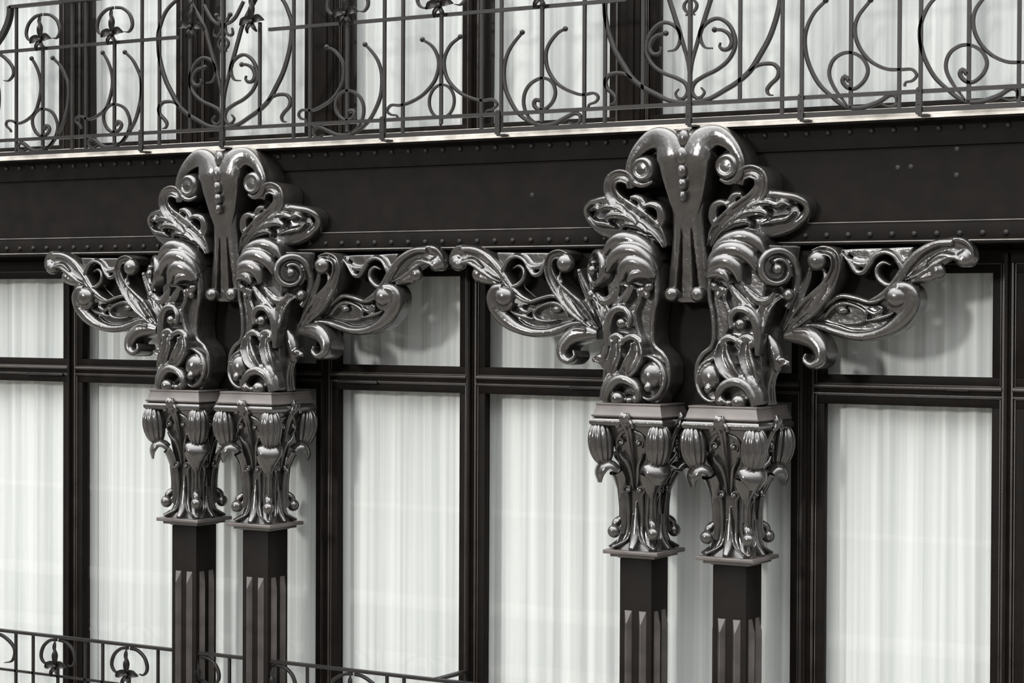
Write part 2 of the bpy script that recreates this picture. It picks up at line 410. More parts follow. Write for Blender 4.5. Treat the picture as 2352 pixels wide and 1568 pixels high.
# ================================================================== COLUMNS AND CAPITALS
def col_center(k): return [.1, .1+S, .1+L, .1+L+S][k]
ZSH0 = -2.3
def build_column():
    t = empty('column', (0, CY, ZSH0))
    def P(name, mb, mt='shaft', **k):
        o = mb.build(name, mt, None, **k); o.parent = t; return o
    m = MB(); m.box(-SH, SH, -SH, SH, 0, -ZSH0-.05); P('shaft', m, bevel=.004)
    # two pointed ribs on each face
    zr = zat(1460, 1402, -.02)-ZSH0
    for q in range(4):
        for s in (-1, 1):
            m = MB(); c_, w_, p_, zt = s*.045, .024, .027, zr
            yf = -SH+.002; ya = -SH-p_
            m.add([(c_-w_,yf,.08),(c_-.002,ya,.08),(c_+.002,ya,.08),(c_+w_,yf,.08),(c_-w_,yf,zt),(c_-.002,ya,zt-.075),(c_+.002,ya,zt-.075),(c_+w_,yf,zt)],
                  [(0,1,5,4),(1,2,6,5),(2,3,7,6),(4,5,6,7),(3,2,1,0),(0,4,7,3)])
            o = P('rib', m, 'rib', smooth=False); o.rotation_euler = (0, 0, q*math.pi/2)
    return t
def lp(a, b, t): return a+(b-a)*t
def shell_bm(mb, c, up, out, hgt, wid, dep, n=12):
    """bulging ribbed shell: lobes run from the hinge at the bottom over the top"""
    up = Vector(up).normalized(); out = Vector(out).normalized(); out = (out-up*out.dot(up)).normalized(); side = out.cross(up).normalized(); c = Vector(c)
    NF, NT = n*6, 18; rings = []
    for j in range(1, NT):
        t = j/NT; zz = -math.cos(math.pi*t); rr = math.sin(math.pi*t)**.75*(.76+.26*t); row = []
        for i in range(NF):
            a = 2*math.pi*i/NF; rib = abs(math.cos(a*n/2))
            k = rr*(1-.22*(1-rib**.5))
            z = zz*hgt/2*(1+.06*rib*max(0, zz))
            row.append(tuple(c+side*(k*wid/2*math.sin(a))+out*(k*dep/2*math.cos(a)+.012*math.sin(math.pi*t))+up*z))
        rings.append(row)
    mb.loft(rings)

HC = 0.745     # torus level
def build_capital():
    t = empty('capital', (0, CY, 0))
    def P(name, mb, mt='cast', parent=None, **k):
        o = mb.build(name, mt, None, **k); o.parent = parent or t; return o
    def sq(h, z): return [(-h,-h,z),(h,-h,z),(h,h,z),(-h,h,z)]
    m = MB(); m.loft([sq(.1705, -.022), sq(.1705, -.002), sq(.168, 0)]); m.loft([sq(.140, -.040), sq(.140, -.022)]); m.loft([sq(.108, -.048), sq(.108, -.04)])
    P('base_plate', m, 'trimc', bevel=.002)
    # abacus
    m = MB(); m.loft([sq(.195, .728), sq(.2205, .744), sq(.2205, .752), sq(.214, .7525), sq(.199, .806), sq(.203, .807), sq(.203, .8174), sq(.1, .8174)])
    P('abacus', m, 'trimc', bevel=.0015)
    # torus
    m = MB()
    for q in range(4):
        Rm = Matrix.Rotation(q*math.pi/2, 3, 'Z'); R = []
        for x in (-1, 1):
            R.append([tuple(Rm @ Vector((x*(.207+0.023*math.cos(a)), -.207-0.023*math.cos(a), .712+.023*math.sin(a)))) for a in np.linspace(0, 2*math.pi, 15)[:-1]])
        m.loft(R)
    m.loft([sq(.185, .69), sq(.2, .70), sq(.2, .73)])
    P('torus_moulding', m, angle=60)
    # bell: octagonal-ish concave square
    zs = [0, .03, .06, .12, .2, .3, .4, .5, .58, .65, .70]
    hs = [.128, .118, .104, .094, .090, .092, .102, .120, .142, .17, .19]
    m = MB(); R = []
    for z, h in zip(np.linspace(0, .70, 30), np.interp(np.linspace(0, .70, 30), zs, hs)):
        ring = []
        for k in range(32):
            a = 2*math.pi*k/32+math.pi/4; c, s_ = math.cos(a), math.sin(a); r = h/(abs(c)**6+abs(s_)**6)**(1/6.)
            r *= 1+.05*math.cos(4*a)*-1*(1-z/.75)
            ring.append((r*c, r*s_, z))
        R.append(ring)
    m.loft(R); P('bell', m, angle=70)
    for q in range(4):
        Rf = Matrix.Rotation(q*math.pi/2, 4, 'Z'); rot = (0, 0, q*math.pi/2)
        # ---- corner, built at -45 deg (towards +x,-y) : use local frame e (outward diagonal)
        e_ = Vector((1, -1, 0)).normalized(); sd_ = Vector((1, 1, 0)).normalized(); Z = Vector((0, 0, 1))
        def D(r, z, s_=0): v = e_*r+sd_*s_+Z*z; return (v.x, v.y, v.z)
        m = MB(); shell_bm(m, D(.243, .588), e_*.12+Z, e_, .236, .165, .165, 11)
        o = P('shell', m, angle=180); o.rotation_euler = rot
        # beak leaf under shell
        m = MB()
        pts = [D(.128, .27), D(.135, .34), D(.155, .41), D(.195, .462), D(.235, .468), D(.262, .425), D(.262, .375)]
        dirs = [tuple(e_)]*3+[tuple(e_*.6+Z*.8), tuple(Z*.9+e_*.5), tuple(e_+Z*.2), tuple(e_)]
        m.sweep(pts, [.012, .07, .135, .165, .165, .15, .06], [.018, .022, .03, .034, .034, .026, .008], RND, out=dirs, bk=[.012, .014, .016, .018, .018, .012, .004], n=26)
        o = P('beak_leaf', m); o.rotation_euler = rot
        # stalk with side tubes and ball
        m = MB()
        m.sweep([D(.150, .40), D(.134, .30), D(.126, .2), D(.132, .13), D(.150, .10)], [.012, .052, .058, .064, .05], [.012, .02, .02, .022, .02], RIDGE, out=tuple(e_), bk=.03, n=22)
        for s_ in (-1, 1):
            m.sweep([D(.118, .33, s_*.055), D(.108, .25, s_*.047), D(.104, .16, s_*.045), D(.112, .09, s_*.048), D(.135, .04, s_*.040), D(.165, .012, s_*.012)],
                    [.012, .018, .02, .02, .018, .012], .011, TUBE, out=tuple(e_), n=24)
            m.sweep([D(.124, .33, s_*.030), D(.114, .25, s_*.026), D(.112, .16, s_*.025), D(.122, .1, s_*.022)], [.01, .012, .012, .01], .008, TUBE, out=tuple(e_), n=14)
        st = P('stalk', m); st.rotation_euler = rot
        m = MB(); m.ell(D(.176, .100), (.037, .037, .038)); m.sweep([D(.14, .17), D(.166, .15), D(.172, .12)], [.04, .05, .04], .02, TUBE, out=tuple(e_), n=10)
        m.ell(D(.172, .014), (.016, .016, .014))
        o = P('ball', m, parent=t); o.rotation_euler = rot
        # ---- face (towards -y)
        def F(x, y, z): return (x, -y, z)
        m = MB()
        # foot: flared teardrop with side fins
        m.sweep([F(0, .094, .27), F(0, .098, .16), F(0, .112, .07), F(0, .142, .022), F(0, .158, .008)], [.006, .028, .05, .058, .03], [.006, .014, .02, .022, .012], RND, out=(0, -1, .3), bk=.03, n=22)
        for s_ in (-1, 1):
            m.sweep([F(s_*.012, .104, .2), F(s_*.022, .108, .12), F(s_*.04, .118, .06), F(s_*.085, .138, .03), F(s_*.118, .152, .012)], [.008, .012, .014, .016, .014], .012, TUBE, out=(0, -1, .2), n=18)
        o = P('foot_leaf', m); o.rotation_euler = rot
        m = MB()
        # lower side scrolls
        for s_ in (-1, 1):
            m.sweep([F(s_*.052, .094, .13), F(s_*.048, .094, .22), F(s_*.046, .098, .28)]+spiral_f(s_*.040, .118, .335, .026, .008, s_), [.006, .012, .016]+[.015]*9, .012, TUBE, out=(0, -1, 0), n=40)
            m.ell(F(s_*.040, .124, .335), (.012, .014, .012))
            # mid side leaf curling up around shell
            m.sweep([F(s_*.012, .104, .34), F(s_*.022, .118, .42), F(s_*.036, .135, .48), F(s_*.058, .150, .51), F(s_*.072, .155, .54)], [.008, .02, .028, .024, .01], .012, RND, out=(0, -1, 0), bk=.03, n=20)
            m.sweep(spiral_f(s_*.058, .165, .60, .026, .008, s_), [.016]*9, .013, TUBE, out=(0, -1, 0), n=26)
            m.ell(F(s_*.058, .172, .598), (.013, .016, .014))
            m.sweep([F(s_*.030, .175, .665), F(s_*.060, .172, .650), F(s_*.085, .165, .61), F(s_*.088, .155, .565)], [.02, .03, .022, .006], .010, RND, out=(s_*.3, -1, .2), bk=.02, n=16)
        sc = P('scroll_pair', m); sc.rotation_euler = rot
        m = MB()
        # palmette stem rising and folding over the torus
        m.sweep([F(0, .100, .33), F(0, .112, .42), F(0, .14, .52), F(0, .172, .62), F(0, .20, .68)], [.006, .016, .024, .034, .05], [.010, .014, .018, .02, .02], RIDGE, out=(0, -1, 0), bk=.02, n=22)
        for s_ in (-1, 1):
            m.sweep([F(s_*.006, .150, .55), F(s_*.010, .178, .63), F(s_*.018, .208, .685), F(s_*.03, .236, .722), F(s_*.045, .238, .700), F(s_*.048, .232, .686)], [.010, .016, .022, .026, .022, .012], .010, RND, out=(s_*.5, -1, .5), bk=.01, n=24)
            m.ell(F(s_*.046, .232, .690), (.012, .010, .010))
        m.sweep([F(0, .185, .665), F(0, .222, .705), F(0, .238, .742), F(0, .226, .762)], [.03, .055, .07, .05], .012, CHAN, out=(0, -1, .8), bk=.014, n=14)
        o = P('palmette', m); o.rotation_euler = rot
    return t
def spiral_f(cx, cy, cz, r0, r1, s_, n=9):
    q = []
    for i in range(n):
        t = i/(n-1); a = math.radians(-60+380*t); r = r0+(r1-r0)*t
        q.append((cx+s_*r*math.cos(a), -(cy+.010*t), cz+r*math.sin(a)))
    return q
cl = ['leftmost iron column, left of the left pair', 'right column of the left pair', 'left column of the right pair', 'rightmost iron column, right of the right pair']
col0 = build_column(); cap0 = build_capital()
for k in range(4):
    c = col0 if k == 0 else copy_tree(col0); c.location.x = col_center(k); c.location.z = ZSH0
    props(c, 'square dark column shaft with pointed ribs: '+cl[k], 'column', 'ribbed column shafts')
    c = cap0 if k == 0 else copy_tree(cap0); c.location.x = col_center(k)
    props(c, 'cast iron capital with corner shells on the '+cl[k].replace('leftmost iron column, left of the left pair', 'left column of the left pair').replace('rightmost iron column, right of the right pair', 'right column of the right pair'), 'capital', 'shell capitals on the columns')
# ================================================================== CAST ORNAMENT
def q4(X, Y, yd, org=(0, 0, 0)):
    u, z = U(1600+.36998*X, 280+.36998*Y, yd); return (u-org[0], yd-org[1], z-org[2])
def q5(X, Y, yd, org=(0, 0, 0)):
    u, z = U(1320+.28058*X, 520+.28058*Y, yd); return (u-org[0], yd-org[1], z-org[2])
BO = (S/2, CY, .8174)       # base of a bracket, from the centre of the pair
def R4(pts, y):
    ys = np.interp(np.linspace(0, 1, len(pts)), np.linspace(0, 1, len(y)), y) if hasattr(y, '__len__') else [y]*len(pts)
    return [q4(a, b, yy, BO) for (a, b), yy in zip(pts, ys)]
def R5(pts, y):
    ys = np.interp(np.linspace(0, 1, len(pts)), np.linspace(0, 1, len(y)), y) if hasattr(y, '__len__') else [y]*len(pts)
    return [q5(a, b, yy, BO) for (a, b), yy in zip(pts, ys)]
VX = .0052
def build_bracket():
    t = empty('scroll_bracket', BO)
    def P(name, mb, mt='cast', **k):
        k.setdefault('voxel', VX); k.setdefault('sm', 3)
        o = mb.build(name, mt, None, **k); o.parent = t; return o
    yb = .19-CY
    # ---- body
    fr = [(1110,1465),(1062,1400),(1003,1290),(1003,1140),(1045,1050),(1125,975),(1140,850),(1128,700),(1108,600),(1108,450),(1120,330),(1180,190),(1380,140),(1545,150),(1560,400),(1545,600),(1530,800),(1530,1000),(1530,1100),(1530,1465)]
    bk = [(1110,1465),(1062,1400),(1003,1290),(1003,1140),(1045,1050),(1125,975),(1140,850),(1128,700),(1108,600),(1108,450),(1120,330),(1180,190),(1380,140),(1760,150),(1720,400),(1665,600),(1590,800),(1560,1000),(1545,1100),(1530,1465)]
    F = [q5(a, b, .012, BO) for a, b in fr]; B = [q5(a, b, .012, BO) for a, b in bk]
    B = [(x, .175-CY, z) for x, y, z in B]
    m = MB(); m.loft([F, B]); 
    # raised rim following the inner contour
    m.sweep(R5(fr[1:11], -.006), .028, .012, RND, bk=.03, n=70)
    P('body', m)
    # ---- ribbed shell head
    m = MB()
    m.sweep(R5([(1150,290),(1185,180),(1270,110),(1390,85),(1500,130),(1580,230)], [.02,-.02,-.02,.02]), [.04,.075,.088,.088,.075,.03], .042, RND, toY=.175-CY, n=36)
    m.sweep(R5([(1120,360),(1150,265),(1230,195),(1340,190),(1440,250),(1500,350)], [.0,-.045,-.045,-.01]), [.04,.075,.092,.095,.085,.03], .046, RND, bk=.09, n=36)
    m.sweep(R5([(1112,400),(1160,315),(1240,285),(1320,330),(1370,440)], [-.01,-.06,-.055,-.03]), [.04,.08,.092,.09,.04], .044, RND, bk=.09, n=30)
    m.sweep(R5([(1115,405),(1170,375),(1225,390),(1270,445)], [-.03,-.062,-.05]), [.04,.068,.068,.03], .036, RND, bk=.07, n=22)
    P('shell_head', m)
    # ---- side volute, turned 45 degrees outward
    c = Vector(q5(1650, 350, .02, BO)); o_ = Vector((.62, -.78, 0)).normalized(); s_ = Vector((0, 0, 1)).cross(o_)*-1
    s_ = o_.cross(Vector((0, 0, 1)))*-1
    def V(r, a, d=0): a = math.radians(a); v = c+s_*(r*math.cos(a))+Vector((0, 0, 1))*(r*math.sin(a))+o_*d; return (v.x, v.y, v.z)
    m = MB()
    path = [V(.22, -72, -.03), V(.165, -45, -.02), V(.128, -15, -.01)]+[V(.112-.066*i/15, 5+480*i/15, .0+.035*i/15) for i in range(16)]
    m.sweep(path, [.05, .05, .05, .048, .045, .042, .04, .036, .03, .026, .022], .02, RND, out=tuple(o_), bk=.05, n=110)
    m.ell(tuple(c+o_*.035), (.03, .03, .03))
    m.loft([[V(.10, a, -.05) for a in range(0, 360, 20)], [V(.10, a, -.012) for a in range(0, 360, 20)]])
    P('side_volute', m)
    # ---- front acanthus
    m = MB()
    m.sweep(R5([(1270,470),(1330,560),(1400,640),(1480,720),(1520,820),(1530,900)], [-.03,-.02,-.015]), [.03,.055,.06,.05,.035,.015], .028, RIDGE, bk=.05, n=30)
    m.sweep(R5([(1290,840),(1280,750),(1330,680),(1420,690),(1480,780),(1500,900),(1500,1060)], [-.04,-.035,-.02]), [.03,.04,.05,.055,.055,.05,.03], .028, RND, bk=.06, n=44)
    m.ell(q5(1360, 800, -.035, BO), (.033, .035, .033))
    m.sweep(R5([(1545,880),(1540,770),(1565,680),(1620,610),(1690,570)], [-.0,.0,.03]), [.02,.06,.075,.06,.03], .028, CHAN, bk=.05, n=28)
    m.ell(q5(1748, 560, .05, BO), (.034, .034, .036))
    m.sweep(R5([(1390,480),(1450,560),(1520,610),(1590,600),(1640,540)], [-.025,-.01,.01]), [.02,.05,.06,.05,.02], .026, RIDGE, bk=.05, n=26)
    m.sweep(R5([(1245,500),(1230,600),(1265,690),(1262,780),(1235,880),(1195,950)], [-.02,-.02,-.015]), [.03,.03,.028,.026,.026,.02], .016, RND, bk=.05, n=32)
    m.ell(q5(1152, 490, -.02, BO), (.028, .03, .03)); m.ell(q5(1178, 560, -.012, BO), (.022, .022, .026)); m.ell(q5(1215, 520, -.012, BO), (.03, .022, .03))
    P('upper_acanthus', m)
    m = MB()
    m.sweep(R5([(1185,990),(1210,940),(1270,910),(1330,935),(1350,985)], -.03), [.03,.045,.05,.045,.02], .026, RND, bk=.06, n=24)
    m.sweep(R5([(1350,980),(1370,925),(1410,905),(1460,930),(1480,990)], -.025), [.03,.045,.05,.045,.02], .026, RND, bk=.06, n=24)
    m.sweep(R5([(1225,960),(1215,1060),(1260,1170),(1330,1240),(1410,1290)], [-.035,-.05,-.03]), [.06,.10,.105,.07,.015], .034, CHAN, bk=.06, n=34)
    m.sweep(R5([(1410,950),(1405,1060),(1440,1180),(1480,1280),(1510,1380)], [-.03,-.04,-.02]), [.06,.085,.085,.06,.015], .030, CHAN, bk=.06, n=34)
    m.sweep(R5([(1350,1230),(1430,1300),(1480,1380),(1500,1465)], [-.04,-.03]), [.05,.10,.10,.08], .030, RND, bk=.06, n=20)
    P('lower_petals', m)
    # ---- inner scroll, a swollen ball wrapped by its rim
    m = MB()
    m.ell(q5(1128, 1235, -.012, BO), (.070, .062, .078), 20, 14)
    m.sweep(R5([(1235,1065),(1130,1085),(1045,1150),(1012,1270),(1050,1380),(1130,1430),(1200,1400)], [.0,-.01,-.02,-.02]), [.02,.03,.035,.036,.034,.03,.02], .03, RND, bk=.07, n=40)
    m.ell(q5(1095, 1330, -.06, BO), (.024, .026, .026))
    P('inner_scroll', m)
    m = MB()
    m.sweep(R5([(1180,1440),(1190,1360),(1240,1295),(1330,1270),(1410,1310),(1465,1400),(1480,1470)], [-.045,-.05,-.035]), [.03,.05,.06,.066,.066,.06,.05], .040, RND, bk=.06, n=40)
    m.ell(q5(1345, 1436, -.065, BO), (.044, .046, .042)); m.ell(q5(1200, 1432, -.055, BO), (.028, .03, .028)); m.ell(q5(1265, 1446, -.05, BO), (.026, .03, .022))
    P('base_scroll', m)
    # ---- outer side stalk with sprout
    m = MB()
    m.sweep(R5([(1610,1462),(1600,1330),(1625,1210),(1675,1140),(1735,1110)], [.10,.08,.07]), [.07,.065,.055,.05,.03], .028, RIDGE, out=(.8, -.6, 0), bk=.06, n=26)
    m.ell(q5(1690, 1095, .07, BO), (.036, .03, .022)); m.ell(q5(1745, 1118, .07, BO), (.018, .018, .018))
    m.sweep(R5([(1580,900),(1640,990),(1660,1080),(1640,1180)], [.08,.07]), [.05,.08,.07,.03], .028, RND, out=(.8, -.6, 0), bk=.05, n=18)
    P('side_stalk', m)
    # ================= wing
    m = MB()
    dish = [(585,1295),(700,1215),(800,1145),(900,1085),(1000,1100),(1090,1130),(1180,1150),(1250,1150),(1325,1120),(1310,1190),(1210,1280),(1080,1320),(950,1315),(840,1280),(720,1268)]
    poly = [q4(a, b, .13, BO) for a, b in dish]
    m.prism([(p[0], p[2]) for p in poly], .145-CY, .20-CY)
    m.sweep(R4([(590,1300),(690,1262),(780,1270),(860,1298),(960,1326),(1080,1326),(1210,1280),(1310,1190),(1345,1095),(1310,1035),(1245,1025)], [.10,.13,.12,.09,.075]), [.025,.035,.045,.05,.05,.055,.065,.085,.085,.075,.06], .032, RND, toY=.20-CY, n=90)
    m.ell(q4(1245, 1085, .085, BO), (.066, .055, .062), 20, 14)
    m.sweep(R4([(600,1285),(700,1212),(800,1142),(890,1082),(980,1090),(1080,1118),(1150,1100),(1215,1048)], [.09,.11,.12,.12]), [.03,.036,.034,.032,.03,.03,.028,.03], .030, RND, toY=.20-CY, n=60)
    m.sweep(R4([(1180,1130),(1220,1165),(1275,1160),(1310,1110)], .09), [.01,.03,.035,.02], .02, RND, bk=.05, n=16)
    P('crescent_leaf', m)
    m = MB()
    m.sweep(R4([(640,1285),(760,1250),(860,1262),(980,1300),(1100,1292),(1190,1240)], .135), [.01,.02,.02,.02,.02,.01], .014, RND, bk=.02, n=30)
    m.sweep(R4([(800,1215),(850,1150),(920,1125),(1000,1145),(1055,1185),(1040,1235),(960,1250),(880,1240)], .125), [.02,.035,.03,.022,.025,.026,.02,.01], .026, RND, bk=.05, n=44)
    m.ell(q4(905, 1170, .13, BO), (.036, .022, .022))
    m.sweep(R4([(1060,1165),(1110,1190),(1160,1160),(1130,1140)], .12), [.02,.03,.03,.01], .022, RND, bk=.04, n=16)
    m.sweep(R4([(1060,1235),(1130,1220),(1200,1200),(1250,1165)], .12), [.01,.028,.03,.012], .022, RND, bk=.04, n=18)
    P('leaf_lobes', m, voxel=.004)
    m = MB()
    m.sweep(R4([(560,1305),(650,1205),(755,1100),(835,1000),(872,900),(858,825),(795,798),(730,820)], [.09,.07,.055,.05,.045]), [.03,.08,.115,.10,.075,.06,.055,.05], .034, CHAN, toY=.20-CY, n=60)
    m.ell(q4(752, 862, .045, BO), (.056, .05, .056), 18, 12)
    m.sweep(R4([(620,1240),(700,1160),(775,1060),(800,960),(790,900)], .055), [.01,.03,.045,.035,.01], .022, RIDGE, bk=.05, n=26)
    m.sweep(R4([(555,1290),(610,1170),(660,1050),(700,960),(715,900)], [.11,.10]), [.04,.06,.06,.05,.03], .03, RIDGE, bk=.08, n=26)
    P('hooked_leaf', m)
    m = MB()
    led = [(885,792),(1000,786),(1150,782),(1345,775),(1320,850),(1280,880),(1230,835),(1160,812),(1110,850),(1060,880),(1010,865),(950,820)]
    poly = [q4(a, b, .11, BO) for a, b in led]
    m.prism([(p[0], p[2]) for p in poly], .112-CY, .20-CY)
    m.sweep(R4([(905,815),(950,865),(990,925),(1035,935),(1075,890),(1110,835),(1170,808),(1230,830),(1268,890)], .10), [.02,.03,.034,.034,.03,.028,.028,.03,.03], .026, RND, bk=.07, n=60)
    m.sweep(R4([(1262,870),(1282,940),(1250,1005),(1185,1010),(1130,965),(1125,905),(1165,872),(1215,890)], [.10,.11,.12]), [.034,.036,.036,.034,.032,.03,.028,.012], .026, RND, bk=.06, n=60)
    m.sweep(R4([(960,850),(1000,880),(1060,880),(1100,840)], .10), [.01,.03,.03,.01], .018, RND, bk=.04, n=16)
    P('ribbon_scroll', m)
    m = MB()
    m.sweep(R4([(1060,1120),(1150,1075),(1225,1005),(1290,915),(1380,815),(1490,757),(1600,745)], [.12,.11,.10,.10]), [.02,.034,.044,.05,.05,.045,.04], .030, RND, toY=.20-CY, n=50)
    m.sweep(R4([(1290,975),(1370,900),(1460,835),(1545,795),(1615,785),(1670,808),(1692,852)], [.12,.12,.12,.14]), [.03,.10,.125,.12,.11,.125,.08], .034, CHAN, bk=.07, n=50)
    m.ell(q4(1692, 835, .15, BO), (.054, .05, .056), 18, 12)
    m.ell(q4(1662, 850, .13, BO), (.05, .04, .044))
    m.sweep(R4([(1340,995),(1420,965),(1480,945),(1510,915)], .13), [.02,.055,.07,.05], .034, RND, bk=.05, n=18)
    m.ell(q4(1500, 925, .125, BO), (.042, .035, .045))
    m.sweep(R4([(1440,880),(1520,830),(1600,840),(1660,870)], .11), [.01,.03,.03,.01], .022, RND, bk=.04, n=18)
    P('tip_leaf', m)
    m = MB()
    m.sweep(R4([(560,1330),(640,1325),(715,1345),(770,1410),(770,1480),(720,1510),(680,1480),(690,1440)], [.09,.06,.05,.06]), [.06,.095,.11,.10,.085,.06,.04,.02], .04, RND, toY=.19-CY, n=56)
    m.sweep(R4([(600,1300),(680,1300),(750,1345),(795,1420)], .04), [.01,.014,.014,.01], .012, RND, bk=.03, n=22)
    P('hanging_curl', m)
    pl = [(600,800),(1340,785),(1255,985),(1085,1115),(900,1085),(700,1215),(585,1290),(560,1200)]
    poly = [q4(a, b, .19, BO) for a, b in pl]
    m = MB(); m.prism([(p[0], p[2]) for p in poly], .192-CY, .204-CY); P('back_plate', m, 'flat', voxel=None, smooth=False)
    return t

def build_cartouche():
    org = (0, .12, 1.375)
    t = empty('scroll_cartouche', org)
    def P(name, mb, mt='cast', parent=None, **k):
        k.setdefault('voxel', VX); k.setdefault('sm', 3)
        mb.v = [(x, y-org[1], z-org[2]) for x, y, z in mb.v]
        o = mb.build(name, mt, None, **k); o.parent = parent or t; return o
    zz = [1.375, 1.40, 1.45, 1.55, 1.65, 1.75, 1.85, 1.95, 2.05, 2.10, 2.15, 2.19, 2.215, 2.235, 2.26, 2.30, 2.33, 2.338]
    hw = [.085, .125, .132, .122, .108, .096, .094, .100, .116, .118, .11, .105, .10, .10, .105, .11, .10, .08]
    yf = [.055, .045, .045, .04, .035, .03, .022, .008, -.008, -.014, -.020, -.022, -.021, -.019, -.012, .010, .045, .08]
    Z = np.concatenate([np.linspace(1.375, 1.84, 34), np.linspace(1.845, 2.338, 38)]); m = MB(); R = []
    sv = np.linspace(-1, 1, 57)
    for z in Z:
        h = np.interp(z, zz, hw); y0 = np.interp(z, zz, yf); ring = []
        for s_ in sv:
            y = y0+(.03 if z < 2.2 else .015)*abs(s_)**5
            if z > 2.0: y += .014*math.exp(-(s_/.10)**2)*min(1, (z-2.0)/.25)+.02*abs(s_)**2*min(1, (z-2)/.2)
            if z < 1.84:
                k = (1.84-z)/.44; wdt = .04+.10*min(k, 1); c_ = .30+.10*k
                dd = abs(abs(s_)-c_)/wdt
                y += .075*max(0, 1-dd**4)*min(1, k*2.2)*(1 if z > 1.42 else 0)
            ring.append((s_*h, y, z))
        ring += [(h, .2, z), (-h, .2, z)]
        R.append(ring)
    m.loft(R); P('tongue', m, voxel=.0045, sm=2)
    m = MB()
    for s_ in (-1, 1):
        m = MB(); m.ell((s_*.080, .022, 1.420), (.046, .042, .044), 18, 12); P('tongue_ball', m, voxel=None)
    for (px, py), (rx, rz) in zip([(1573,317),(1576,358),(1579,392),(1582,422),(1584,450)], [(.034,.050),(.036,.052),(.029,.040),(.027,.036),(.020,.036)]):
        z = zat(px, py, -.02); y = np.interp(z, zz, yf)+.016*min(1, max(0, (z-2.0)/.25))
        m = MB(); m.ell((0, y-.014, z), (rx, .030, rz), 20, 14); P('bead', m, voxel=None)
    for s_ in (1, -1):
        m = MB(); cx, cz = .256, 2.128
        path = [(.050, .026, 1.84), (.056, .010, 1.98), (.066, -.002, 2.08), (.075, -.012, 2.17), (.112, -.006, 2.252), (.188, .006, 2.280), (.262, .004, 2.244), (.318, .0, 2.178), (.340, .0, 2.11), (.315, .004, 2.048), (.26, .01, 2.025), (.205, .02, 2.045)]
        path = [(s_*a, b, c) for a, b, c in path]
        m.sweep(path, [.03, .088, .125, .15, .172, .155, .115, .082, .06, .046, .036, .02], [.002, .006, .014, .024, .034, .028, .02, .016, .014, .012, .012, .008], RND, toY=.2, n=110)
        m.prism([(s_*(cx+.095*math.cos(a)), cz+.095*math.sin(a)) for a in np.linspace(0, 2*math.pi, 25)[:-1]], .085, .2)
        P('volute', m)
        m = MB(); r = []
        for y, rr in ((.14, .094), (.06, .088), (.01, .074), (-.012, .064), (-.020, .052), (-.014, .044), (-.018, .026), (-.020, .0)):
            r.append([(s_*cx+max(rr, .001)*math.cos(a), y, cz-.014+max(rr, .001)*math.sin(a)) for a in np.linspace(0, 2*math.pi, 29)[:-1]])
        m.loft(r); P('volute_eye', m, voxel=None, angle=50)
    def C4(pts, y): 
        ys = np.interp(np.linspace(0, 1, len(pts)), np.linspace(0, 1, len(y)), y) if hasattr(y, '__len__') else [y]*len(pts)
        return [q4(a, b, yy) for (a, b), yy in zip(pts, ys)]
    m = MB()
    m.sweep(C4([(90,770),(125,680),(200,600),(290,535),(365,475),(408,405),(398,335),(340,308),(285,335),(272,390)], [.06,.03,.02,.01,.02]), [.03,.07,.085,.095,.10,.095,.085,.08,.075,.05], .030, CHAN, toY=.2, n=80)
    m.sweep(C4([(110,755),(220,690),(340,640),(460,600),(560,575),(640,550)], [.09,.08,.08,.10,.14]), [.03,.10,.16,.20,.20,.13], .022, RND, toY=.2, n=40)
    # outer rim of the broad leaf, running round its tip
    m.sweep(C4([(385,500),(420,462),(480,452),(550,460),(620,470),(680,505),(690,555),(640,615),(560,665),(460,695),(340,708),(220,712),(110,750)], [.03,.04,.055,.08,.115,.14,.135,.115,.09,.085,.065]), [.04,.05,.05,.045,.05,.055,.06,.055,.05,.04,.035,.03,.02], .032, RND, toY=.2, n=90)
    m.sweep(C4([(300,560),(360,515),(440,500),(500,515),(540,500),(590,520)], [.02,.02,.04,.06]), [.03,.05,.05,.035,.04,.01], .034, RIDGE, bk=.06, n=34)
    m.sweep(C4([(230,620),(300,570),(380,555),(440,570),(430,600)], [.02,.015,.03]), [.02,.05,.055,.045,.01], .036, RIDGE, bk=.06, n=28)
    m.sweep(C4([(170,680),(230,635),(300,620),(345,632),(335,655)], [.03,.02,.03]), [.02,.045,.05,.035,.01], .034, RIDGE, bk=.06, n=26)
    m.sweep(C4([(400,640),(480,615),(560,600),(610,560)], [.05,.07,.08]), [.01,.04,.04,.01], .03, RND, bk=.06, n=22)
    m.sweep(C4([(130,650),(105,590),(115,525),(160,500),(205,515)], [.05,.03]), [.05,.06,.055,.045,.03], .03, RND, toY=.2, n=26)
    m.sweep(C4([(215,575),(215,500),(245,455),(290,450)], [.04,.03]), [.05,.055,.05,.03], .028, RND, toY=.2, n=22)
    o = P('leaf_spray', m)
    c = copy_tree(o, t, mirror=True)
    return t

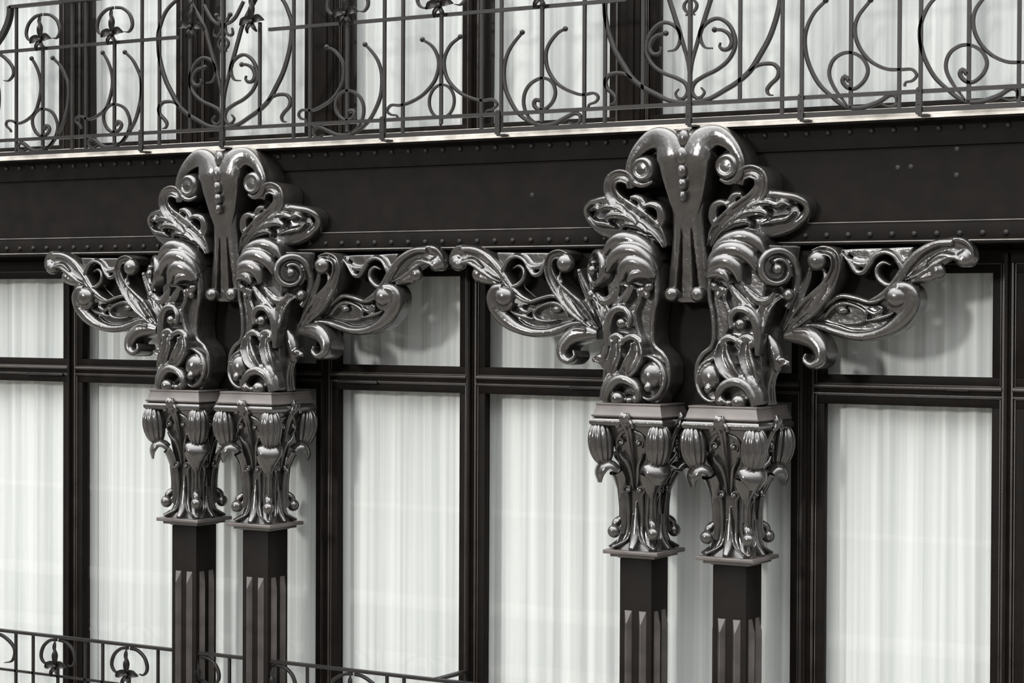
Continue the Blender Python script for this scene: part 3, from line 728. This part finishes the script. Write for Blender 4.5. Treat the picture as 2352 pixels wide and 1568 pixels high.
br0 = build_bracket(); ca0 = build_cartouche()
bl = ['left bracket of the left pair', 'right bracket of the left pair', 'left bracket of the right pair', 'right bracket of the right pair']
bd = 'black scroll bracket with long leafy wing '
n = 0
for p_, c_ in enumerate((C1, C2)):
    a = copy_tree(br0); a.location = (c_+S/2, CY, .8174)
    b = copy_tree(br0, None, mirror=True); b.location = (c_-S/2, CY, .8174)
    pn_ = ('left', 'right')[p_]
    props(a, bd+'on the right column of the %s pair' % pn_, 'bracket', 'winged scroll brackets'); props(b, bd+'on the left column of the %s pair' % pn_, 'bracket', 'winged scroll brackets')
    g = ca0 if p_ == 0 else copy_tree(ca0); g.location.x = c_
    props(g, 'large beaded scroll cartouche with leaf sprays over the %s pair of columns' % pn_, 'ornament', 'scroll cartouches')
    m = MB(); h = .45
    m.box(-h, h, .19, .20, 0, .92); o = m.build('backing_plate', 'flat', smooth=False); o.location = (c_, 0, .79)
    props(o, 'dark backing plate between the two brackets of the %s pair' % pn_, 'plate')
for o in [br0]+list(br0.children): bpy.data.objects.remove(o)
# ================================================================== WROUGHT-IRON RAILINGS
YR = .055
def build_lily(parent, x, z, y=YR, s=1., mir=1, yaw=0):
    t = bpy.data.objects.new('lily', None); COL.objects.link(t); t.parent = parent; t.matrix_parent_inverse = Matrix.Translation(-parent.location); t.location = (x, y-.012, z); t.scale = (s*mir, s, s)
    if 'petal' not in LM:
        def petal(pts, w, prof, out=(0, -1, 0), h=.010):
            m = MB(); m.sweep(pts, w, h, prof, out=out, bk=.003, n=16); o = m.build('petal', 'iron'); me = o.data; bpy.data.objects.remove(o); return me
        cup = [(-1, -.6), (-1, .9), (-.6, .1), (0, -.2), (.6, .1), (1, .9), (1, -.6), (0, -1)]
        LM['petal'] = [
            petal([(0, 0, 0), (-.03, -.012, .012), (-.06, -.022, .004), (-.098, -.004, -.016)], [.014, .048, .044, .004], cup),
            petal([(0, 0, 0), (.03, -.012, .014), (.06, -.026, .016), (.098, -.012, .004)], [.014, .048, .048, .006], cup),
            petal([(0, 0, 0), (-.014, -.020, -.022), (-.028, -.022, -.045), (-.034, -.006, -.068)], [.012, .026, .024, .006], cup),
            petal([(0, 0, 0), (.014, -.020, -.022), (.028, -.022, -.042), (.038, -.006, -.062)], [.012, .026, .024, .006], cup),
            petal([(0, 0, .0), (-.004, -.012, .05), (.006, -.018, .09), (-.004, -.014, .13), (-.012, .0, .165)], [.012, .034, .048, .036, .003], cup, out=[(0, -1, 0), (.5, -1, 0), (-.6, -1, 0), (.5, -1, 0)])]
        m = MB(); m.ell((0, -.022, 0), (.014, .012, .014), 12, 8); o = m.build('stamen', 'iron'); LM['stamen'] = o.data; bpy.data.objects.remove(o)
    for me in LM['petal']+[LM['stamen']]:
        o = bpy.data.objects.new('stamen' if me == LM['stamen'] else 'petal', me); COL.objects.link(o); o.parent = t
    return t
LM = {}
up = empty('balcony_railing', (2, YR, 2.40), 'black wrought-iron scroll railing with lilies along the upper balcony', 'railing')
lo = empty('balcony_railing', (-1, .03, -1), 'wrought-iron lily railing of the lower balcony, bottom left', 'railing')
def RP(par, name, mb, **k):
    o = mb.build(name, 'iron', None, **k); o.parent = par; o.matrix_parent_inverse = Matrix.Translation(-par.location); return o
def hbar(par, x0, x1, z, h=.012, d=.010, y=YR):
    m = MB(); m.box(x0, x1, y-d, y+d, z-h/2, z+h/2); return RP(par, 'rail', m, smooth=False)
def vbar(par, x, z0, z1, w_=.019, d=.008, y=YR, name='vertical_bar'):
    m = MB(); m.box(x-w_/2, x+w_/2, y-d, y+d, z0, z1); return RP(par, name, m, smooth=False)
FB = [(-1, -1), (-1, .8), (-.8, 1), (.8, 1), (1, .8), (1, -1)]
def scroll(par, pts, w_=.015, taper=True, y=YR, name='scroll', ball=None, d=.008, closed=False):
    pts = [(x, y, z) for x, z in pts]; m = MB(); n = max(20, len(pts)*5)
    W_ = [.004, w_*.8]+[w_]*6+[w_*.8, .004] if taper is True else taper if taper else w_
    W_ = [v*1.2 for v in W_] if hasattr(W_, '__len__') else W_*1.2
    m.sweep(pts, W_, d, FB, n=n); o = RP(par, name, m)
    if ball is not None:
        m = MB(); p = pts[ball]; m.ell((p[0], y-.002, p[2]), (.016, .016, .016), 12, 8); RP(par, 'bulb', m)
    return o
def tr(org, sc, pts, y=YR): return [XZ(org[0]+sc*a, org[1]+sc*b, y) for a, b in pts]
z_base = zat(2000, 246, YR); z_low = zat(1245, 263, YR); z_mid = zat(1180, 22.6, YR)
z_low = (zat(160, 318.5, YR)+zat(1172, 266, YR)+zat(2352, 186, YR))/3
z_mid = (zat(0, 116, YR)+zat(627, 70, YR)+zat(1180, 22.6, YR))/3
z_base = (zat(100, 352, YR)+zat(1342, 288.5, YR)+zat(2352, 230, YR))/3
z_top = zat(150, 8, YR); ZT = z_top+.012
xl = XZ(24, 100, YR)[0]
hbar(up, xl-1.6, X1-1.5, z_base-.006, .026); hbar(up, xl-1.6, X1-1.5, z_low, .022)
xH1, xH2 = XZ(513, 150, YR)[0], XZ(1585, 150, YR)[0]
def dx(px, py=150): return XZ(px, py, YR)[0]
# middle rail, interrupted by the two hearts
for a, b in ((xl-1.6, dx(412)), (dx(618), dx(1437)), (dx(1840), X1-1.5)): hbar(up, a, b, z_mid, .021)
hbar(up, xl, xH1+.28, ZT, .022, .018); hbar(up, xH1+.28, X1-1.5, ZT+.36, .022, .018)
ZTOP2 = ZT+.36
sl = .5017
for px, py in [(35.6+2, 300), (166, 300), (197.6, 300), (326, 300), (366, 300)]: vbar(up, dx(px, py), z_base, ZT if px < 400 else ZTOP2)
for px in (674.5, 712.5, 883, 925.5, 1106, 1151.5): vbar(up, dx(px, 200), z_base, ZTOP2)
for px in (1342.5, 1390, 1797, 1842, 2066, 2115, 2341): vbar(up, dx(px, 120), z_base, ZTOP2)
for px, py in ((437, 150), (597, 150), (1477, 130), (1700, 130)): vbar(up, dx(px, py), z_low, z_mid+.05 if px < 1000 else z_mid+.1)
vbar(up, xH1, z_base-.01, ZTOP2, .020, .012); vbar(up, xH2, z_base-.01, ZTOP2, .020, .012)
for x in (dx(327, 300), xH1, dx(881, 290), dx(1146, 280), xH2, dx(1842, 230), dx(2113, 215)):
    m = MB(); m.prism([(x-.016, z_base-.03), (x+.016, z_base-.03), (x+.016, z_low+.004)]+[(x+.016*math.cos(a), z_low+.006+.016*math.sin(a)) for a in np.linspace(.2, math.pi-.2, 6)]+[(x-.016, z_low+.004)], YR-.022, YR-.010)
    m.box(x-.005, x+.045, YR-.02, YR+.04, z_base-.040, z_base-.030)
    f_ = RP(up, 'foot_bracket', m, smooth=False)
    m = MB(); m.ell((x, YR-.023, z_low+.005), (.005, .003, .005), 8, 6); RP(up, 'bolt', m); m = MB(); m.ell((x, YR-.023, z_base+.02), (.005, .003, .005), 8, 6); RP(up, 'bolt', m)
ST = {}   # template panels: lists of (dx, z) about the lily stem
def tmpl(org, sc, stem, curves):
    sx = XZ(org[0]+sc*stem[0], org[1]+sc*stem[1], YR)[0]
    return sx, [[(x-sx, z) for x, z in tr(org, sc, c)] for c in curves]
left = tmpl((0, 0), 1/4.125, (1085, 800), [
    [(975,500),(1020,580),(1055,680),(1065,800),(1040,930),(1000,1030),(920,1100),(840,1130),(780,1105),(730,1110),(720,1150),(760,1190),(770,1215)],
    [(1185,495),(1250,560),(1300,650),(1335,750),(1335,920),(1295,1100),(1240,1220),(1150,1350),(1070,1390),(980,1390),(900,1330),(865,1318),(840,1345),(855,1395),(895,1395),(930,1372)],
    [(1100,1385),(1175,1320),(1222,1220),(1228,1130),(1185,1030),(1110,990),(1040,1000),(985,1070),(985,1150),(1020,1220),(1070,1250),(1130,1230),(1150,1180),(1120,1150),(1100,1190)]])
mid = tmpl((640, 0), .21053, (750, 800), [
    [(527,515),(600,545),(680,640),(712,740),(700,880),(640,1010),(560,1100),(450,1170),(360,1205),(260,1200),(218,1245),(240,1290),(300,1310),(312,1350)],
    [(945,485),(1030,580),(1090,680),(1125,820),(1120,1000),(1080,1140),(990,1310),(870,1420),(760,1470),(640,1472),(540,1430),(440,1385),(385,1410),(390,1480),(440,1495),(490,1468)],
    [(790,1450),(880,1370),(925,1250),(920,1130),(870,1040),(780,990),(700,1000),(640,1060),(620,1160),(650,1250),(720,1310),(790,1300),(825,1250),(810,1205),(765,1215)]])
right = tmpl((1172, 0), .5017, (1560, 250), [
    [(1650,0),(1590,80),(1578,150),(1600,220),(1650,280),(1720,315),(1790,318),(1840,318),(1860,345),(1840,370),(1810,377),(1805,396)],
    [(1445,2),(1390,60),(1357,130),(1348,200),(1365,290),(1410,380),(1470,440),(1530,485),(1600,494),(1680,470),(1740,435),(1768,445),(1765,478),(1735,486),(1695,474)],
    [(1545,488),(1485,405),(1460,340),(1475,280),(1520,245),(1570,243),(1615,270),(1637,320),(1620,370),(1580,405),(1545,402),(1521,372),(1532,350),(1552,372)]])
def panel(T, sx, mir=1, lily=True, topc=.155):
    cs = T[1]; G = lambda c: [(sx+mir*a, z) for a, z in c]
    W0 = [.016]*6+[.012, .004]
    scroll(up, G(cs[0]), .015, taper=[.012, .015, .016, .016, .015, .013, .009], ball=0)
    scroll(up, G(cs[1]), .015, taper=[.012, .015, .017, .018, .017, .018, .022, .018, .006], ball=0)
    scroll(up, G(cs[2]), .015, taper=[.006, .015, .015, .015, .015, .017, .020])
    zb = cs[2][4][1]
    vbar(up, sx, z_base+.03, z_mid+.02, .020)
    m = MB(); m.ell((sx, YR-.004, z_base+.03), (.010, .010, .012), 10, 8); RP(up, 'stem_tip', m)
    build_lily(up, sx, z_mid+.055, mir=mir)
    # C scroll over the lily
    for s_ in (-1, 1):
        q = [(sx+s_*.01, z_mid+.228), (sx+s_*.07, z_mid+.218), (sx+s_*.125, z_mid+.18), (sx+s_*.150, z_mid+.13), (sx+s_*.148, z_mid+.09), (sx+s_*.12, z_mid+.062), (sx+s_*.085, z_mid+.066)]
        scroll(up, q, taper=[.016, .016, .016, .018, .014, .003])
xs_l = [left[0], dx(98.5, 200)]
for x in xs_l: panel(left, x)
panel(left, dx(98.5, 200)-(left[0]-dx(98.5, 200)))
panel(mid, mid[0]); xm = dx(1013.5, 200); panel(mid, XZ(1245, 150, YR)[0], -1)
for px in (1172+.5017*1560, 1172+.5017*2100): panel(right, dx(px, 150))
# middle panel: two facing arcs and a ring
cM = tr((0, 0), .5017, [(2108,168),(2060,210),(2033,280),(2048,360),(2100,420),(2160,450),(2210,460),(2256,455),(2276,480),(2255,500),(2230,505),(2224,522)])
for s_ in (1, -1): scroll(up, [(xm+s_*(x-xm), z) for x, z in cM], taper=[.012, .015, .016, .016, .016, .013, .008], ball=0)
rc = XZ(.5017*2022, .5017*464, YR)
m = MB(); m.sweep([(rc[0]+.088*math.cos(a), YR, rc[1]+.098*math.sin(a)) for a in np.linspace(0, 2*math.pi, 33)], .015, .008, FB, n=64, cap=False); RP(up, 'ring', m)
vbar(up, xm, z_low-.04, z_mid+.02, .020); build_lily(up, xm, z_mid+.055); m = MB(); m.ell((xm, YR-.004, z_low-.04), (.01, .01, .012), 10, 8); RP(up, 'stem_tip', m)
for s_ in (-1, 1):
    scroll(up, [(xm+s_*.01, z_mid+.228), (xm+s_*.08, z_mid+.218), (xm+s_*.14, z_mid+.18), (xm+s_*.170, z_mid+.13), (xm+s_*.165, z_mid+.08), (xm+s_*.13, z_mid+.052), (xm+s_*.09, z_mid+.058)], taper=[.016, .016, .016, .018, .014, .003])
# hearts
o6 = (1350, 0); s6 = 1/4.704
H = [([(1420,-200),(1340,30),(1280,220),(1210,450),(1155,650),(1135,800)], [.02, .02, .02, .02, .012], None),
     ([(2112,-200),(2105,-60),(2092,60),(2050,230),(1980,420),(1880,600),(1780,760),(1650,880),(1500,975),(1350,1060),(1200,1098),(1130,1100)], [.014, .016, .018, .022, .024, .022, .018], None),
     ([(1770,770),(1850,710),(1950,686),(2040,696),(2088,760),(2070,840),(2000,910),(1962,970),(1980,1020),(2025,1027)], [.01, .016, .018, .018, .018, .018, .006], None),
     ([(1248,945),(1284,995),(1245,1050),(1185,1050),(1147,980),(1180,890),(1280,820),(1420,750),(1540,650),(1610,520),(1612,400),(1560,280),(1480,212),(1400,200),(1310,245),(1242,330),(1242,430),(1290,510),(1372,520)], [.006, .018, .018, .017, .017, .018, .017, .017, .017, .006], None),
     ([(1395,320),(1480,325),(1550,370),(1582,450),(1550,520),(1490,535),(1448,500),(1458,458)], [.014, .016, .018, .02, .018, .006], 0),
     ([(1160,-10),(1195,30),(1200,70),(1180,110),(1155,135),(1180,160)], [.008, .012, .014, .012, .006], None)]
def hl(pts): return [(x-xH1, z) for x, z in tr((0, 0), .5017, pts)]
UPPER = [hl([(1290,-290),(1250,-190),(1210,-95),(1168,0)]), hl([(1120,-70),(1200,-60),(1262,-30),(1300,8),(1326,70)])]
hx = XZ(1350+1130/4.704, 400/4.704, YR)[0]
def rail_heart(xc):
    for k_, (pts, tp, bl_) in enumerate(H):
        c = [(x-hx, z) for x, z in tr(o6, s6, pts)]
        if k_ < 2: c = UPPER[k_]+[q for q in c if q[1] < UPPER[k_][-1][1]-.03]
        for s_ in (1, -1): scroll(up, [(xc+s_*x, z) for x, z in c], taper=tp, ball=bl_, y=YR)
    for s_ in (1, -1):
        build_lily(up, xc+s_*.245, z_mid+.055, mir=s_)
        scroll(up, [(xc+s_*.16, z_mid+.19), (xc+s_*.10, z_mid+.10), (xc+s_*.05, z_mid+.065), (xc, z_mid+.055)], taper=[.016, .018, .016, .014])
        scroll(up, [(xc+s_*.055, z_mid+.115), (xc+s_*.02, z_mid+.07), (xc+s_*.012, z_mid+.03)], taper=[.012, .014, .010], ball=0)
        scroll(up, [(xc+s_*.015, z_mid+.06), (xc+s_*.02, z_mid+.01), (xc+s_*.05, z_mid-.015), (xc+s_*.075, z_mid-.005), (xc+s_*.07, z_mid+.03)], taper=[.008, .014, .014, .006])
rail_heart(xH1); rail_heart(xH2)
# curved end bracket on the far left
c = tr((0, 0), 1/4.125, [(100,62),(95,150),(60,260),(0,370),(-120,520),(-260,600)])
m = MB(); m.sweep([(x, YR, z) for x, z in c], .035, .018, BAR, n=30); RP(up, 'end_scroll', m, angle=30)
scroll(up, tr((0, 0), 1/4.125, [(-120,560),(-20,515),(60,560),(120,640),(125,710),(80,765),(38,762)]), taper=[.016, .016, .018, .016, .004])
# ---- lower railing
YL = .035
zr_ = (zat(100, 1458, YL)+zat(500, 1504, YL)+zat(900, 1549, YL))/3
def dl(px, py=1530): return XZ(px, py, YL)[0]
xe = dl(1040, 1570)
xb = dl(1006, 1557)
for a, b in ((-4.0, 0.0), (.2, S), (S+.2, 2.45)):
    m = MB(); m.box(a, b, YL-.018, YL+.018, zr_-.009, zr_+.009); RP(lo, 'handrail', m, smooth=False)
    m = MB(); m.box(a, b, YL-.008, YL+.008, zr_-.27, zr_-.255); RP(lo, 'rail', m, smooth=False)
    m = MB(); m.box(a, b, YL-.008, YL+.008, -2.18, -2.165); RP(lo, 'rail', m, smooth=False)
xr = dl(1000, 1559)
m = MB(); m.box(xr-.02, xr+.015, YL, YW, zr_-.009, zr_+.009); RP(lo, 'return_handrail', m, smooth=False)
for px in (36.6, 76.3, 196, 236, 363, 527, 706, 889, 928): 
    x = dl(px, 1540); m = MB(); m.box(x-.008, x+.008, YL-.008, YL+.008, -2.3, zr_-.009); RP(lo, 'vertical_bar', m, smooth=False)
def lily_arch(x, half=(-1, 1), wd=.150):
    for s_ in half:
        q = [(x+s_*.01, zr_-.022), (x+s_*.07, zr_-.030), (x+s_*(wd-.025), zr_-.068), (x+s_*wd, zr_-.118), (x+s_*(wd-.002), zr_-.158), (x+s_*(wd-.03), zr_-.186), (x+s_*(wd-.065), zr_-.182)]
        scroll(lo, q, taper=[.016, .016, .016, .018, .014, .003], y=YL)
    build_lily(lo, x, zr_-.195, YL)
    m = MB(); m.box(x-.008, x+.008, YL-.008, YL+.008, -2.1, zr_-.20); RP(lo, 'vertical_bar', m, smooth=False)
for px in (133, 297, 460, 633, 812): lily_arch(dl(px, 1540), wd=.150 if px < 700 else .17)
scroll(lo, tr((0, 1240), .5017, [(-60,430),(0,432),(50,470),(68,510),(55,552),(22,560)], YL), taper=[.016, .016, .018, .016, .004], y=YL)
